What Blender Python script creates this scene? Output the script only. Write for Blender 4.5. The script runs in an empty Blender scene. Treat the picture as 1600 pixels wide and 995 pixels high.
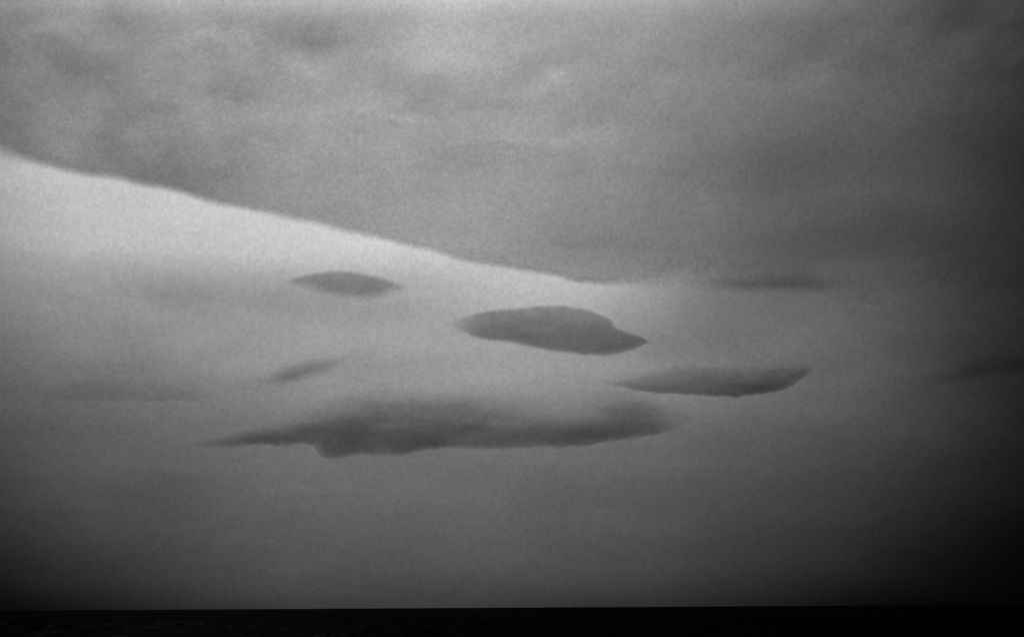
# Overcast seascape: a high cloud deck with a sharp diagonal edge, a bright slot of clear sky,
# lenticular clouds in front of a grey veil, and a dark rippled sea.
import bpy, math
import numpy as np
from mathutils import Matrix, Vector

S = bpy.context.scene
COL = S.collection
R = math.radians

# ------------------------------------------------------------------ camera
W0, H0 = 1600.0, 995.0            # the photograph's own pixel frame, used only to read off directions
FPX = 2222.0                       # focal length in those pixels (a 50 mm lens on 36 mm film)
CAM_H = 6.0
PITCH = math.atan(451.0 / FPX)
ROLL = math.atan(-9.0 / 1600.0)
r0 = np.array([1.0, 0, 0]); f0 = np.array([0, math.cos(PITCH), math.sin(PITCH)])
u0 = np.array([0, -math.sin(PITCH), math.cos(PITCH)])
RV = math.cos(ROLL) * r0 + math.sin(ROLL) * u0
UV = -math.sin(ROLL) * r0 + math.cos(ROLL) * u0
cam = bpy.data.cameras.new('camera')
cam.sensor_width = 36.0
cam.lens = 36.0 * FPX / W0
cam.clip_start = 0.5
cam.clip_end = 600000.0
co = bpy.data.objects.new('camera', cam)
COL.objects.link(co)
M = Matrix.Identity(4)
for i in range(3):
    M[i][0], M[i][1], M[i][2] = RV[i], UV[i], -f0[i]
M[2][3] = CAM_H
co.matrix_world = M
S.camera = co

# ------------------------------------------------------------------ sky, sun, exposure
SUN_AZ, SUN_EL = R(-12.0), R(34.0)      # azimuth from +Y, clockwise; the sun stands above the frame behind the deck
world = bpy.data.worlds.new('World')
S.world = world
world.use_nodes = True
nt = world.node_tree
nt.nodes.clear()
sky = nt.nodes.new('ShaderNodeTexSky')
sky.sky_type = 'NISHITA'
sky.sun_disc = False
sky.sun_elevation = SUN_EL
sky.sun_rotation = SUN_AZ
sky.air_density = 1.0
sky.dust_density = 2.0
bw = nt.nodes.new('ShaderNodeRGBToBW')   # the place is seen on black-and-white film
bg = nt.nodes.new('ShaderNodeBackground')
bg.inputs['Strength'].default_value = 0.06
wo = nt.nodes.new('ShaderNodeOutputWorld')
nt.links.new(sky.outputs['Color'], bw.inputs['Color'])
nt.links.new(bw.outputs['Val'], bg.inputs['Color'])
nt.links.new(bg.outputs['Background'], wo.inputs['Surface'])

sl = bpy.data.lights.new('sun', 'SUN')
sl.energy = 0.5
sl.angle = R(10)
sl.color = (1, 1, 1)
so = bpy.data.objects.new('sun', sl)
COL.objects.link(so)
sd = Vector((math.sin(SUN_AZ) * math.cos(SUN_EL), math.cos(SUN_AZ) * math.cos(SUN_EL), math.sin(SUN_EL)))
so.rotation_euler = sd.to_track_quat('Z', 'Y').to_euler()

S.view_settings.view_transform = 'Standard'
S.view_settings.look = 'None'
S.view_settings.exposure = -0.45
S.view_settings.gamma = 1.0
S.cycles.use_denoising = False
S.cycles.volume_bounces = 0
S.cycles.max_bounces = 4
S.cycles.filter_width = 1.5

# ------------------------------------------------------------------ helpers
rng = np.random.default_rng(7)
_LAT = rng.random((1024, 1024))


def vnoise(x, y, seed=0):
    x = np.asarray(x, float) + seed * 17.31
    y = np.asarray(y, float) + seed * 9.77
    xi = np.floor(x).astype(int); yi = np.floor(y).astype(int)
    fx = x - xi; fy = y - yi
    fx = fx * fx * fx * (fx * (fx * 6 - 15) + 10); fy = fy * fy * fy * (fy * (fy * 6 - 15) + 10)
    g = lambda a, b: _LAT[a % 1024, b % 1024]
    return ((g(xi, yi) * (1 - fx) + g(xi + 1, yi) * fx) * (1 - fy) + (g(xi, yi + 1) * (1 - fx) + g(xi + 1, yi + 1) * fx) * fy) * 2 - 1


def fbm(x, y, octaves=4, seed=0, gain=0.5):
    a, t, n = 1.0, 0.0, 0.0
    c, s = math.cos(0.6), math.sin(0.6)
    for k in range(octaves):
        t = t + a * vnoise(x, y, seed + k * 3)
        n += a
        a *= gain
        x, y = (x * c - y * s) * 2.03, (x * s + y * c) * 2.03
    return t / n


def smooth(q):
    q = np.clip(q, 0, 1)
    return q * q * (3 - 2 * q)


def pix_dir(px, py):
    a = np.asarray(px, float) - W0 / 2
    b = H0 / 2 - np.asarray(py, float)
    d = a[..., None] * RV + b[..., None] * UV + FPX * f0
    return d / np.linalg.norm(d, axis=-1, keepdims=True)


def dir_pix(d):
    w = d @ f0
    w = np.where(np.abs(w) < 1e-6, 1e-6, w)
    return (d @ RV) / w * FPX + W0 / 2, H0 / 2 - (d @ UV) / w * FPX, w > 0.3


def bilinear(gx, gy, g, x, y):
    g = np.asarray(g, float)
    x = np.clip(x, gx[0], gx[-1]); y = np.clip(y, gy[0], gy[-1])
    i = np.clip(np.searchsorted(gx, x, side='right') - 1, 0, len(gx) - 2)
    j = np.clip(np.searchsorted(gy, y, side='right') - 1, 0, len(gy) - 2)
    gx = np.asarray(gx, float); gy = np.asarray(gy, float)
    u = (x - gx[i]) / (gx[i + 1] - gx[i]); v = (y - gy[j]) / (gy[j + 1] - gy[j])
    return (g[j, i] * (1 - u) + g[j, i + 1] * u) * (1 - v) + (g[j + 1, i] * (1 - u) + g[j + 1, i + 1] * u) * v


def refine(gx, gy, g):
    """the coarse table on a fine lattice with rounded steps (three box passes), so no creases show"""
    nx = np.linspace(gx[0], gx[-1], 161); ny = np.linspace(gy[0], gy[-1], 121)
    X, Y = np.meshgrid(nx, ny)
    f = bilinear(gx, gy, g, X, Y)
    for ax, n in ((0, 9), (1, 15)):
        for _ in range(3):
            pad = [(0, 0), (0, 0)]; pad[ax] = (n // 2, n // 2)
            p = np.pad(f, pad, mode='reflect', reflect_type='odd')
            c = np.cumsum(np.insert(p, 0, 0, axis=ax), axis=ax)
            f = (np.take(c, range(n, c.shape[ax]), axis=ax) - np.take(c, range(0, c.shape[ax] - n), axis=ax)) / n
    return nx, ny, np.maximum(f, 0)


def speckle(a, e):
    """fine relief added to the vapour to read as film grain, about a twentieth of a degree across"""
    c = R(0.064)
    return vnoise(a / c, e / c, 3) * 0.9 + vnoise(a / c / 1.7 + e * 90, e / c / 1.7 - a * 70, 8) * 0.5 + vnoise(a / c / 5, e / c / 5, 9) * 0.08


def cloud_material(name, density):
    """purely absorbing dark vapour: it dims the light that comes through it, so thickness alone makes light and shade"""
    m = bpy.data.materials.new(name)
    m.use_nodes = True
    t = m.node_tree
    t.nodes.clear()
    v = t.nodes.new('ShaderNodeVolumeAbsorption')
    v.inputs['Color'].default_value = (0, 0, 0, 1)
    v.inputs['Density'].default_value = density
    o = t.nodes.new('ShaderNodeOutputMaterial')
    t.links.new(v.outputs['Volume'], o.inputs['Volume'])
    return m


def link_mesh(name, verts, faces, mat, loc):
    verts = np.asarray(verts, float) - np.asarray(loc, float)
    faces = np.asarray(faces, np.int32)
    # outward winding: check the signed volume of the closed body
    a, b, c = verts[faces[:, 0]], verts[faces[:, 1]], verts[faces[:, 2]]
    vol = np.einsum('ij,ij->i', a, np.cross(b, c)).sum()
    if faces.shape[1] == 4:
        d = verts[faces[:, 3]]
        vol += np.einsum('ij,ij->i', a, np.cross(c, d)).sum()
    if vol < 0:
        faces = faces[:, ::-1]
    me = bpy.data.meshes.new(name)
    me.vertices.add(len(verts)); me.vertices.foreach_set('co', verts.astype(np.float32).ravel())
    k = faces.shape[1]
    me.loops.add(faces.size); me.loops.foreach_set('vertex_index', faces.ravel())
    me.polygons.add(len(faces))
    me.polygons.foreach_set('loop_start', np.arange(0, faces.size, k, dtype=np.int32))
    me.update(calc_edges=True)
    me.validate()
    me.materials.append(mat)
    o = bpy.data.objects.new(name, me)
    o.location = loc
    COL.objects.link(o)
    return o


def tag(o, label=None, cat=None, group=None, kind=None):
    for k, v in (('label', label), ('category', cat), ('group', group), ('kind', kind)):
        if v:
            o[k] = v
    return o


def shell_faces(nr, nc, wrap=False):
    """quads of two sheets of nr x nc points (front first, then back), joined along the rim"""
    n = nr * nc
    i, j = np.meshgrid(np.arange(nr - 1), np.arange(nc if wrap else nc - 1), indexing='ij')
    j2 = (j + 1) % nc
    q = np.stack([i * nc + j, i * nc + j2, (i + 1) * nc + j2, (i + 1) * nc + j], -1).reshape(-1, 4)
    fs = [q, q[:, ::-1] + n]

    def rim(a, b):
        fs.append(np.stack([b, a, a + n, b + n], -1))
    jj = np.arange(nc if wrap else nc - 1)
    rim(jj, (jj + 1) % nc)
    rim((nr - 1) * nc + (jj + 1) % nc, (nr - 1) * nc + jj)
    if not wrap:
        ii = np.arange(nr - 1)
        rim((ii + 1) * nc, ii * nc)
        rim(ii * nc + nc - 1, (ii + 1) * nc + nc - 1)
    return np.concatenate(fs)


# ------------------------------------------------------------------ the sea
def wave_height(x, y, dist):
    h = np.zeros_like(x)
    g = np.random.default_rng(3)
    for k in range(46):
        lam = 2.6 * (1.075 ** k)                       # 2.6 m chop to long swell
        th = R(-70) + g.normal(0, 0.55)
        amp = 0.026 * lam ** 0.62 * (1 if lam < 22 else (22 / lam) ** 0.9)
        ph = g.uniform(0, 6.28)
        fade = np.clip((lam * 220.0 - dist) / (lam * 90.0), 0, 1)     # waves too fine for the sheet there go to the bump
        h += amp * fade * np.sin(2 * math.pi / lam * (x * math.cos(th) + y * math.sin(th)) + ph)
    patch = 0.75 + 0.5 * fbm(x / 60.0, y / 22.0, 3, 40)
    return h * patch


SEA_GLOSS = 0.008


def build_sea():
    az = np.concatenate([np.linspace(-180, -32, 60, endpoint=False), np.linspace(-32, 32, 760, endpoint=False), np.linspace(32, 180, 60, endpoint=False)])
    az = np.radians(az)
    rad = np.concatenate([[2.0], np.geomspace(20, 180, 40, endpoint=False), np.linspace(180, 900, 420, endpoint=False), np.geomspace(900, 3500, 160, endpoint=False), np.geomspace(3500, 400000, 60)])
    Rr, A = np.meshgrid(rad, az, indexing='ij')
    x, y = Rr * np.sin(A), Rr * np.cos(A)
    z = wave_height(x, y, Rr)
    z[Rr > 6000] = 0
    nr, nc = Rr.shape
    v = np.stack([x, y, z], -1).reshape(-1, 3)
    i, j = np.meshgrid(np.arange(nr - 1), np.arange(nc), indexing='ij')
    j2 = (j + 1) % nc
    f = np.stack([i * nc + j, (i + 1) * nc + j, (i + 1) * nc + j2, i * nc + j2], -1).reshape(-1, 4)
    me = bpy.data.meshes.new('sea')
    me.from_pydata(v.tolist(), [], [list(range(nc))[::-1]] + f.tolist())
    me.update()
    if me.polygons[5].normal.z < 0:
        me.flip_normals()
    me.polygons.foreach_set('use_smooth', [True] * len(me.polygons))
    m = bpy.data.materials.new('sea_water')
    m.use_nodes = True
    t = m.node_tree
    t.nodes.clear()
    out = t.nodes.new('ShaderNodeOutputMaterial')
    mix = t.nodes.new('ShaderNodeMixShader')
    df = t.nodes.new('ShaderNodeBsdfDiffuse')
    df.inputs['Color'].default_value = (0.001, 0.001, 0.001, 1)
    gl = t.nodes.new('ShaderNodeBsdfGlossy')
    gl.inputs['Roughness'].default_value = 0.22
    fr = t.nodes.new('ShaderNodeFresnel')
    fr.inputs['IOR'].default_value = 1.33
    dim = t.nodes.new('ShaderNodeMath'); dim.operation = 'MULTIPLY'
    dim.inputs[1].default_value = SEA_GLOSS            # reflection cut far below real water's, to keep the sea black
    t.links.new(fr.outputs['Fac'], dim.inputs[0])
    t.links.new(dim.outputs[0], mix.inputs['Fac'])
    t.links.new(df.outputs[0], mix.inputs[1]); t.links.new(gl.outputs[0], mix.inputs[2])
    t.links.new(mix.outputs[0], out.inputs['Surface'])
    tc = t.nodes.new('ShaderNodeNewGeometry')
    mp = t.nodes.new('ShaderNodeMapping')
    mp.inputs['Scale'].default_value = (0.5, 1.1, 1)
    no = t.nodes.new('ShaderNodeTexNoise')
    no.inputs['Scale'].default_value = 1.0
    no.inputs['Detail'].default_value = 5
    bp = t.nodes.new('ShaderNodeBump')
    bp.inputs['Strength'].default_value = 0.5
    bp.inputs['Distance'].default_value = 0.25
    t.links.new(tc.outputs['Position'], mp.inputs['Vector'])
    t.links.new(mp.outputs['Vector'], no.inputs['Vector'])
    t.links.new(no.outputs['Fac'], bp.inputs['Height'])
    for n_ in (df, gl, fr):
        t.links.new(bp.outputs['Normal'], n_.inputs['Normal'])
    me.materials.append(m)
    o = bpy.data.objects.new('sea', me)
    COL.objects.link(o)
    tag(o, 'dark rippled open sea reaching a slightly tilted horizon', kind='structure')


build_sea()

# ------------------------------------------------------------------ the grey veil behind everything
# optical depth of the veil along the line of sight; read at points of the view, with the vignette shaped into its thickness
VX = [0, 60, 200, 400, 600, 800, 900, 1000, 1100, 1200, 1400, 1600]
VY = [250, 300, 350, 400, 430, 460, 480, 500, 550, 600, 650, 700, 750, 800, 850, 900, 945]
#VEIL_BEGIN
VEIL = np.array([[0.404, 0.036, 0.296, 0.200, 0.010, 0.010, 0.010, 0.010, 0.793, 1.426, 1.057, 2.249],
 [0.404, 0.036, 0.296, 0.200, 0.010, 0.010, 0.010, 0.010, 0.793, 1.426, 1.057, 2.249],
 [0.767, 0.371, 0.296, 0.200, 0.010, 0.010, 0.010, 0.010, 0.793, 1.426, 1.057, 2.249],
 [0.351, 0.010, 0.309, 0.343, 0.010, 0.010, 0.010, 0.010, 0.793, 1.426, 1.057, 2.249],
 [1.380, 0.953, 0.942, 0.182, 0.010, 0.010, 0.010, 0.010, 0.793, 1.426, 1.057, 2.249],
 [0.642, 0.010, 0.685, 1.330, 1.776, 0.010, 0.010, 0.010, 0.793, 1.426, 1.057, 2.249],
 [0.981, 1.106, 0.603, 0.462, 0.545, 0.010, 0.010, 0.504, 1.330, 0.601, 1.312, 2.971],
 [1.477, 1.500, 0.650, 0.897, 0.010, 0.628, 0.229, 0.705, 1.100, 0.624, 1.415, 2.263],
 [1.327, 0.703, 1.347, 0.476, 1.131, 0.282, 1.138, 0.237, 1.704, 1.171, 1.207, 3.050],
 [1.671, 1.251, 1.140, 1.365, 0.506, 0.599, 0.361, 0.441, 0.304, 0.837, 1.602, 2.986],
 [2.076, 2.443, 1.701, 1.314, 0.715, 0.385, 1.881, 0.746, 1.877, 1.321, 1.443, 3.069],
 [2.070, 1.306, 1.702, 1.326, 1.845, 1.373, 1.058, 0.806, 1.431, 1.459, 2.187, 3.459],
 [2.743, 1.992, 2.200, 1.633, 1.197, 1.386, 1.910, 2.265, 1.608, 2.072, 2.286, 3.629],
 [2.599, 1.699, 2.484, 1.526, 1.970, 1.472, 1.802, 0.929, 2.187, 2.012, 2.598, 4.168],
 [3.532, 3.293, 2.371, 1.912, 1.645, 1.525, 2.039, 2.033, 2.130, 2.267, 3.071, 4.763],
 [3.540, 2.322, 2.786, 1.661, 2.274, 1.872, 1.736, 1.695, 2.313, 2.493, 3.215, 5.061],
 [4.558, 3.993, 3.101, 2.099, 1.989, 1.876, 2.607, 1.739, 2.950, 2.449, 4.512, 5.141]])
#VEIL_END
DY = [0, 20, 60, 100, 200, 300, 400, 425]  # deck optical depth rows; side vignette and top-edge glow are shaped into it
#DECK_BEGIN
DECK = np.array([[1.215, 1.096, 0.879, 0.856, 0.584, 0.223, 0.473, 0.050, 0.631, 0.373, 1.228, 1.854],
 [1.267, 1.661, 1.286, 1.136, 0.905, 0.495, 0.688, 0.402, 0.747, 0.801, 1.290, 2.231],
 [1.561, 1.359, 0.908, 1.647, 0.444, 0.534, 0.396, 0.896, 0.467, 1.015, 0.958, 1.548],
 [1.322, 2.131, 0.778, 1.023, 0.808, 0.612, 1.134, 0.050, 0.650, 0.893, 0.765, 1.416],
 [1.388, 0.870, 1.620, 0.742, 1.014, 0.512, 0.472, 1.259, 0.050, 0.050, 0.423, 0.279],
 [1.388, 0.870, 1.620, 0.833, 0.822, 0.709, 0.911, 0.783, 0.050, 0.050, 0.050, 0.133],
 [1.388, 0.870, 1.620, 0.833, 0.822, 0.600, 1.103, 1.097, 0.228, 0.050, 0.983, 0.530],
 [1.388, 0.870, 1.620, 0.833, 0.822, 0.600, 1.103, 0.473, 0.356, 0.050, 0.459, 0.456]])
#DECK_END
# the deck's edge as seen from the shore
EDGE = [(-900, 60), (-500, 118), (-250, 172), (-100, 228), (0, 252), (25, 257), (47, 261), (78, 268), (109, 277), (141, 283), (181, 286), (219, 296), (250, 300),
        (281, 307), (306, 316), (344, 327), (375, 331.5), (422, 341), (462, 350), (500, 357), (544, 369), (600, 380), (631, 389),
        (669, 396), (694, 403), (719, 413), (762, 419), (816, 428), (872, 436), (903, 446), (920, 447.5), (950, 449), (1000, 453), (1050, 461), (1100, 470), (1150, 480),
        (1300, 496), (1450, 500), (1600, 500), (1900, 495), (2600, 470)]
VEIL_R, VEIL_SIG = 26000.0, 1 / 450.0


def build_veil():
    d = pix_dir(np.array([e[0] for e in EDGE], float), np.array([e[1] for e in EDGE], float))
    eaz, eel = np.arctan2(d[:, 0], d[:, 1]), np.arcsin(d[:, 2])
    az = np.radians(np.concatenate([np.linspace(-180, -24, 60, endpoint=False), np.linspace(-24, 24, 760, endpoint=False), np.linspace(24, 180, 60, endpoint=False)]))
    el = np.radians(np.concatenate([np.linspace(0.0005, 18.5, 290, endpoint=False), np.linspace(18.5, 22, 20)]))
    E, A = np.meshgrid(el, az, indexing='ij')
    d = np.stack([np.sin(A) * np.cos(E), np.cos(A) * np.cos(E), np.sin(E)], -1)
    px, py, ok = dir_pix(d)
    px = np.where(ok, px, np.where(A < 0, -1e4, 1e4))
    py = np.where(np.abs(A) < R(30), py, 948 - np.tan(E) * FPX)
    fx, fy, ft = refine(VX, VY, VEIL)
    tau = bilinear(fx, fy, ft, px, py)
    # beyond the frame's sides the veil keeps the tone it has near the edge
    side = np.clip((np.abs(A) - R(22)) / R(40), 0, 1)
    even = bilinear(fx, fy, ft, np.where(A < 0, 70.0, 1440.0), py)
    tau = tau * (1 - smooth(side)) + even * smooth(side)
    n = fbm(A * 8 + 40, E * 46, 5, 5) * 0.15 + fbm(A * 24 + 9, E * 60, 4, 21, 0.6) * 0.12
    tau = tau + n * np.minimum(tau, 0.8) + 0.1 * n * smooth((E - R(5)) / R(4))
    tau = tau * smooth((R(22) - E) / R(5.0))           # thins out to nothing at its top, behind the deck
    T = np.maximum(tau, 0.0) / VEIL_SIG * np.cos(E)
    T[-1] = 0
    T = np.maximum(T, 0.5)
    z = VEIL_R * np.tan(E) + 0.5
    rin, rout = VEIL_R - 0.3 * T, VEIL_R + 0.7 * T
    rin = rin - np.clip(0.098 * speckle(A, E) + 0.1, 0, 0.3) / VEIL_SIG * smooth((R(24) - np.abs(A)) / R(2)) * smooth((np.interp(A, eaz, eel) + R(0.5) + R(1.6) * smooth((A - R(4)) / R(4)) - E) / R(0.5))
    P = lambda rr: np.stack([rr * np.sin(A), rr * np.cos(A), z], -1).reshape(-1, 3)
    v = np.concatenate([P(rin), P(rout)])
    o = link_mesh('cloud_veil', v, shell_faces(*E.shape, wrap=True), cloud_material('veil_vapour', VEIL_SIG), (0, 0, 0))
    tag(o, 'smooth grey veil of cloud darkening down to the sea horizon', 'cloud')


build_veil()

# ------------------------------------------------------------------ the high deck with its diagonal edge
DECK_H, DECK_SIG = 4000.0, 1 / 60.0


# thinner (negative) and thicker billows of the deck: where they are seen, their spread and strength
BILLOWS = [(245, 225, 55, 50, -0.14), (880, 115, 48, 16, -0.26), (840, 135, 34, 16, -0.16), (700, 100, 80, 20, -0.16), (340, 55, 70, 26, -0.18), (135, 158, 60, 24, -0.06),
           (660, 188, 64, 11, -0.15), (860, 214, 120, 12, -0.16), (560, 165, 70, 22, -0.12), (60, 40, 50, 22, -0.12), (460, 95, 46, 18, -0.1),
           (1060, 95, 90, 26, 0.16), (210, 100, 80, 30, 0.05), (370, 135, 56, 26, 0.16), (520, 60, 60, 16, 0.12), (1350, 90, 90, 40, 0.14),
           (1010, 140, 60, 20, 0.12), (760, 160, 60, 18, 0.1), (640, 260, 160, 16, 0.06), (930, 268, 120, 14, 0.1), (1240, 130, 70, 18, -0.12), (1050, 255, 90, 9, -0.1)]


def build_deck():
    ex = np.array([e[0] for e in EDGE], float); ey = np.array([e[1] for e in EDGE], float)
    d = pix_dir(ex, ey)
    eaz = np.arctan2(d[:, 0], d[:, 1]); eel = np.arcsin(d[:, 2])
    az = np.radians(np.concatenate([np.linspace(-180, -25, 70, endpoint=False), np.linspace(-25, 25, 790, endpoint=False), np.linspace(25, 180, 70, endpoint=False)]))
    ee = np.interp(az, eaz, eel)
    k = np.ones(5) / 5
    ee = np.convolve(np.pad(ee, 2, mode='edge'), k, 'valid')
    ee = ee + (fbm(az * 90, az * 0, 4, 61) * 0.75 + fbm(az * 420, az * 0, 2, 71) * 0.5) / FPX
    redge = DECK_H / np.tan(ee)
    far = smooth((np.abs(az) - R(30)) / R(40))
    redge = redge * (1 - far) + 26000.0 * far
    # rows: closely spaced in height angle over the part in view, then wider up to the zenith
    q = np.concatenate([np.linspace(0, 0.06, 30, endpoint=False), np.linspace(0.06, 1.0, 190)])
    e_edge = np.arctan2(DECK_H, redge)
    Ev = e_edge[None, :] + q[:, None] * (R(25.0) - e_edge)[None, :]
    up = R(25.0) + (R(89.3) - R(25.0)) * np.linspace(0, 1, 60)[1:]
    E = np.concatenate([Ev, np.repeat(up[:, None], len(az), 1)])[::-1]
    A = np.repeat(az[None, :], len(E), 0)
    Rr = DECK_H / np.tan(E)
    Q = E
    x, y = Rr * np.sin(A), Rr * np.cos(A)
    dd = np.stack([x, y, np.full_like(x, DECK_H - CAM_H)], -1)
    dist = np.linalg.norm(dd, axis=-1)
    dn = dd / dist[..., None]
    px, py, ok = dir_pix(dn)
    px = np.where(ok & (np.abs(A) < R(40)), px, np.where(A < 0, -1e4, 1e4))
    py = np.where(np.abs(A) < R(22), py, py + (948 - np.tan(E) * FPX - py) * smooth((np.abs(A) - R(22)) / R(8)))
    fx, fy, ft = refine(VX, DY, DECK)
    tau = bilinear(fx, fy, ft, px, py)
    side = np.clip((np.abs(A) - R(24)) / R(50), 0, 1)
    tau = tau * (1 - smooth(side)) + 1.0 * smooth(side)
    # soft mottling of the sheet, drawn out across the view
    km = 1 / 1000.0
    n = fbm(x * km * 0.5 + 3, y * km * 0.25, 4, 11, 0.5) * 0.34 + fbm(x * km * 1.5, y * km * 0.6 + x * km * 0.35, 3, 31, 0.5) * 0.13 + fbm(x * km * 2.7 + y * km * 0.5, y * km * 1.05, 4, 37, 0.55) * 0.17
    pw = np.clip(px, -4000, 4000)
    warp = 14 * fbm(pw / 60, py / 40, 3, 47)
    for (cx, cy, rx, ry, k) in BILLOWS:
        n = n + k * np.exp(-((px + 1.6 * warp - cx) / rx) ** 2 - ((py + warp - cy) / ry) ** 2) * (1.3 + 1.2 * fbm(pw / 34, py / 20, 3, 53))
    amp = 0.28 + 0.72 * smooth((380 - py) / 200)
    tau = tau * (1 + n * amp) + 0.12 * speckle(A, E) * smooth((R(25) - np.abs(A)) / R(2)) * smooth((R(27) - E) / R(2))
    tau = np.maximum(tau, 0.01)
    sin_e = dn[..., 2]
    lip = (redge[None, :] - Rr)
    edge_x = np.interp(az, eaz, ex)
    lipw = (500.0 + 5200.0 * smooth((edge_x - 930) / 330.0) + 400 * smooth((60 - edge_x) / 90.0))[None, :]      # crisp, then feathered out where it meets the veil
    T = tau * np.maximum(sin_e, 0.05) / DECK_SIG * smooth(lip / lipw)
    T = np.maximum(T, 0.2)
    und = fbm(x * km * 1.1, y * km * 0.8, 3, 91) * 8.0 * smooth(lip / 1500)
    P = lambda zz: np.stack([x, y, zz], -1).reshape(-1, 3)
    v = np.concatenate([P(DECK_H + und - T), P(DECK_H + und)])       # the relief hangs from its underside
    nr, nc = Q.shape
    f = shell_faces(nr, nc, wrap=True)
    o = link_mesh('cloud_deck', v, f, cloud_material('deck_vapour', DECK_SIG), (0, 0, DECK_H))
    tag(o, 'broad mottled grey cloud deck with a sharp diagonal edge filling the upper sky', 'cloud')


build_deck()


# ------------------------------------------------------------------ single clouds
def curve(pts, xs, sm):
    p = np.array(pts, float)
    y = np.interp(xs, p[:, 0], p[:, 1])
    k = np.hanning(2 * sm + 3); k /= k.sum()
    return np.convolve(np.pad(y, sm + 1, mode='reflect', reflect_type='odd'), k, 'valid')


def build_cloud(name, label, top, bottom, dist, depth, tau, wt, wb, wl, wr, rough=0.6, mottle=0.12,
                shade=None, spots=(), step=2.2, seed=1, group=None, sm=3, pw=1.0, grain=(34, 12)):
    """a closed body between an upper and a lower outline; depth = its greatest extent away from the viewer in metres"""
    x0, x1 = top[0][0], top[-1][0]
    nc = int((x1 - x0) / step) + 2
    xs = np.linspace(x0, x1, nc)
    yt, yb = curve(top, xs, sm), curve(bottom, xs, sm)
    yt = yt + fbm(xs / 16, xs * 0, 4, seed, 0.6) * rough * 1.5
    yb = yb + fbm(xs / 16, xs * 0 + 50, 4, seed + 2, 0.6) * rough * 1.5
    mid = 0.5 * (yt + yb)
    bad = yb < yt + 0.3
    yt[bad], yb[bad] = mid[bad] - 0.15, mid[bad] + 0.15
    nr = max(14, int((yb - yt).max() / step) + 8)
    s = 0.5 - 0.5 * np.cos(np.linspace(0, math.pi, nr))
    X = np.repeat(xs[None, :], nr, 0)
    Y = yt[None, :] + s[:, None] * (yb - yt)[None, :]
    ramp = lambda v, w: smooth(v / w)
    pr = ramp(Y - yt, np.minimum(wt, 0.75 * (yb - yt))[None, :]) * ramp(yb - Y, np.minimum(wb, 0.75 * (yb - yt))[None, :]) * ramp(X - x0, wl) * ramp(x1 - X, wr)
    pr = pr ** pw
    if shade is not None:
        pr = pr * np.interp(np.repeat(s[:, None], nc, 1), [a for a, _ in shade], [b for _, b in shade])
    for (cx, cy, rx, ry, amp) in spots:
        pr = pr * (1 + amp * np.exp(-((X - cx) / rx) ** 2 - ((Y - cy) / ry) ** 2))
    pr = pr * (1 + mottle * fbm(X / grain[0], Y / grain[1], 5, seed + 7, 0.6))
    pr = np.clip(pr, 0, None)
    sig = tau / depth
    T = np.maximum(pr * depth, 8.0)
    c = pix_dir(np.array(0.5 * (x0 + x1)), np.array(float(mid.mean())))
    n = c / np.linalg.norm(c)                    # the body leans a little with height, as wave clouds do
    d = pix_dir(X, Y)
    k = dist / (d @ n)
    P = d * k[..., None] + np.array([0, 0, CAM_H])
    v = np.concatenate([(P - n * (T * 0.5)[..., None]).reshape(-1, 3), (P + n * (T * 0.5)[..., None]).reshape(-1, 3)])
    loc = n * dist + np.array([0, 0, CAM_H])
    o = link_mesh(name, v, shell_faces(nr, nc), cloud_material(name + '_vapour', sig), tuple(loc))
    return tag(o, label, 'cloud', group)


LENS = 'lens shaped clouds below the deck edge'
build_cloud('lenticular_cloud', 'smallest smooth lens shaped cloud, alone in the bright slot of sky',
            [(430, 438), (458, 431), (485, 424.5), (510, 421), (531, 419.5), (555, 422), (575, 426), (597, 430), (614, 436), (652, 447)],
            [(430, 440), (458, 450), (485, 459), (510, 466), (531, 470), (570, 475), (597, 471), (614, 464), (652, 450)],
            15000, 1000, 0.62, 10, 22, 46, 50, seed=3, group=LENS, sm=5, mottle=0.18)
build_cloud('lenticular_cloud', 'largest dark lens shaped cloud, smooth with a notched pointed end',
            [(686, 503), (724, 493), (763, 483), (790, 480), (820, 478), (842, 474.5), (881, 475), (921, 481), (934, 487), (948, 494), (957, 499), (959, 507), (962, 510), (982, 516.5), (1003, 524), (1024, 533)],
            [(686, 505), (715, 518), (741, 530), (763, 535.5), (794, 537.5), (829, 544.5), (859, 551.5), (907, 557), (943, 559), (965, 556), (986, 550), (1005, 542), (1024, 534)],
            14000, 1300, 0.84, 8, 10, 84, 26, seed=5, group=LENS, sm=0, rough=0.8, mottle=0.2, shade=[(0, 0.74), (0.3, 0.86), (0.7, 1.1), (1, 1.18)])
build_cloud('lenticular_cloud', 'dark lens shaped cloud with a frayed pale top and rounded darker underside',
            [(920, 590), (975, 579), (1025, 573), (1050, 568), (1087, 566), (1131, 566), (1178, 564), (1225, 561), (1255, 560), (1272, 572)],
            [(920, 598), (975, 608), (1006, 614), (1037, 618), (1087, 620), (1116, 621.5), (1147, 622), (1187, 617), (1222, 611), (1253, 593), (1272, 575)],
            13500, 1100, 0.60, 18, 6, 90, 14, rough=2.0, mottle=0.3, shade=[(0, 0.5), (0.3, 0.55), (0.5, 0.75), (0.75, 1.2), (1, 1.35)],
            spots=[(1185, 602, 70, 15, 0.45), (1075, 578, 50, 12, 0.45), (1215, 569, 60, 9, -0.6)], seed=8, group=LENS, sm=7)
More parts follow.
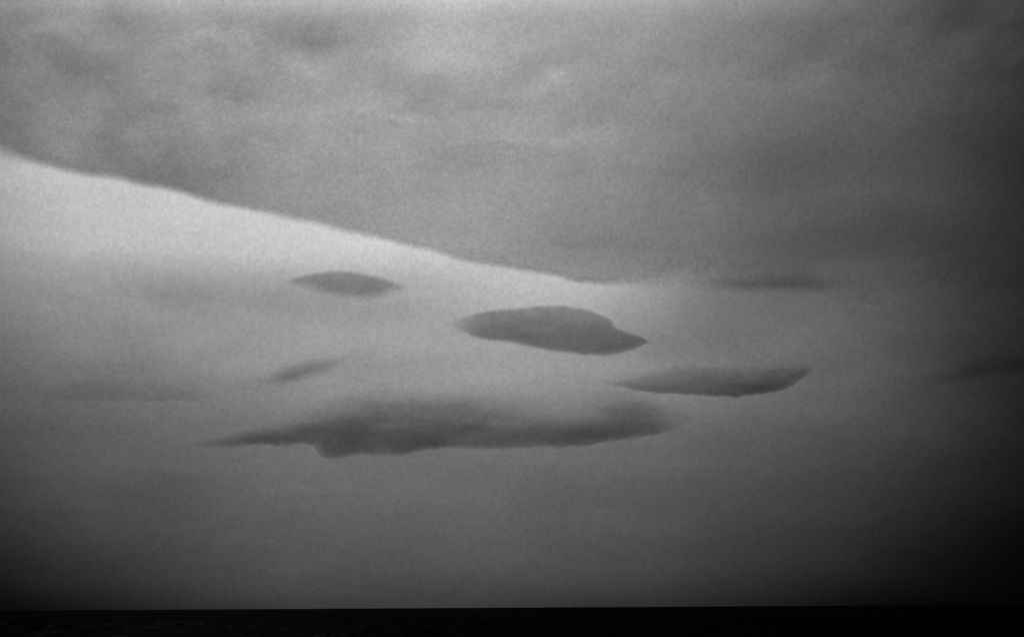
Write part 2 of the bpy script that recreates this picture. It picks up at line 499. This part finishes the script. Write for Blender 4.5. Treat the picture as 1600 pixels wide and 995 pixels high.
build_cloud('stratus_cloud', 'widest low ragged dark cloud with a diffuse top, beneath the lens clouds',
            [(225, 704), (315, 684), (380, 664), (430, 652), (470, 634), (500, 612), (540, 592), (580, 580), (620, 576), (660, 576), (720, 577), (760, 580), (800, 588),
             (850, 596), (900, 598), (950, 592), (980, 592), (1010, 599), (1050, 618), (1110, 650)],
            [(225, 708), (315, 703), (381, 700), (419, 698), (453, 700), (480, 697), (498, 698), (501, 714), (507, 720), (531, 719), (547, 715), (578, 713), (609, 716), (631, 715),
             (650, 709), (687, 704), (750, 704), (778, 704), (825, 703), (872, 702), (900, 699), (934, 695), (981, 689), (1022, 683), (1053, 674), (1110, 655)],
            12500, 1200, 0.63, 66, 12, 220, 150, rough=2.4, mottle=0.5, shade=[(0, 0.35), (0.3, 0.58), (0.5, 0.9), (0.75, 1.1), (1, 1.15)],
            spots=[(580, 675, 130, 45, 0.35), (690, 655, 90, 40, 0.2), (860, 640, 90, 26, -0.5), (1000, 632, 40, 22, 1.0), (950, 682, 120, 14, 0.4), (385, 686, 70, 16, 0.35)], seed=12, grain=(60, 22), sm=2)
build_cloud('stratus_cloud', 'short soft slanting grey wisp just above the widest low cloud',
            [(388, 602), (402, 590), (425, 574), (450, 564), (475, 558), (516, 553), (560, 549)],
            [(388, 606), (404, 609), (434, 608), (450, 606), (481, 599), (509, 590), (530, 577), (560, 552)],
            13000, 700, 0.56, 26, 22, 60, 70, rough=1.8, mottle=0.35, seed=14)
build_cloud('stratus_cloud', 'faint flat bottomed grey streak left of the short slanting wisp',
            [(20, 612), (80, 590), (140, 578), (220, 584), (290, 600), (380, 614)],
            [(20, 622), (80, 626), (140, 629), (220, 629), (290, 628), (380, 622)],
            15000, 800, 0.22, 40, 5, 110, 130, rough=1.2, mottle=0.4, seed=16, grain=(60, 16))
build_cloud('stratus_cloud', 'faint blurred grey patch between the bright slot and the pale veil',
            [(120, 448), (200, 430), (260, 420), (320, 424), (380, 436), (450, 450)],
            [(120, 458), (200, 476), (260, 490), (320, 488), (380, 478), (450, 460)],
            16000, 800, 0.19, 40, 40, 130, 130, rough=1.8, mottle=0.5, seed=18, grain=(60, 18))
build_cloud('stratus_cloud', 'dim tapering streak cloud running off the dark side of the view',
            [(1380, 598), (1475, 572), (1500, 560), (1537, 548), (1600, 541), (1680, 539), (1780, 556)],
            [(1380, 606), (1475, 609), (1512, 604), (1550, 593), (1600, 590), (1680, 589), (1780, 562)],
            14500, 900, 0.44, 32, 24, 120, 80, rough=1.0, mottle=0.3, seed=20)
build_cloud('stratus_cloud', 'small dim streak hugging the dark end of the deck edge',
            [(1060, 438), (1120, 427), (1200, 422), (1280, 425), (1370, 440)],
            [(1060, 443), (1120, 457), (1200, 463), (1280, 461), (1370, 444)],
            15000, 800, 0.5, 24, 20, 110, 130, rough=1.2, mottle=0.35, seed=22)
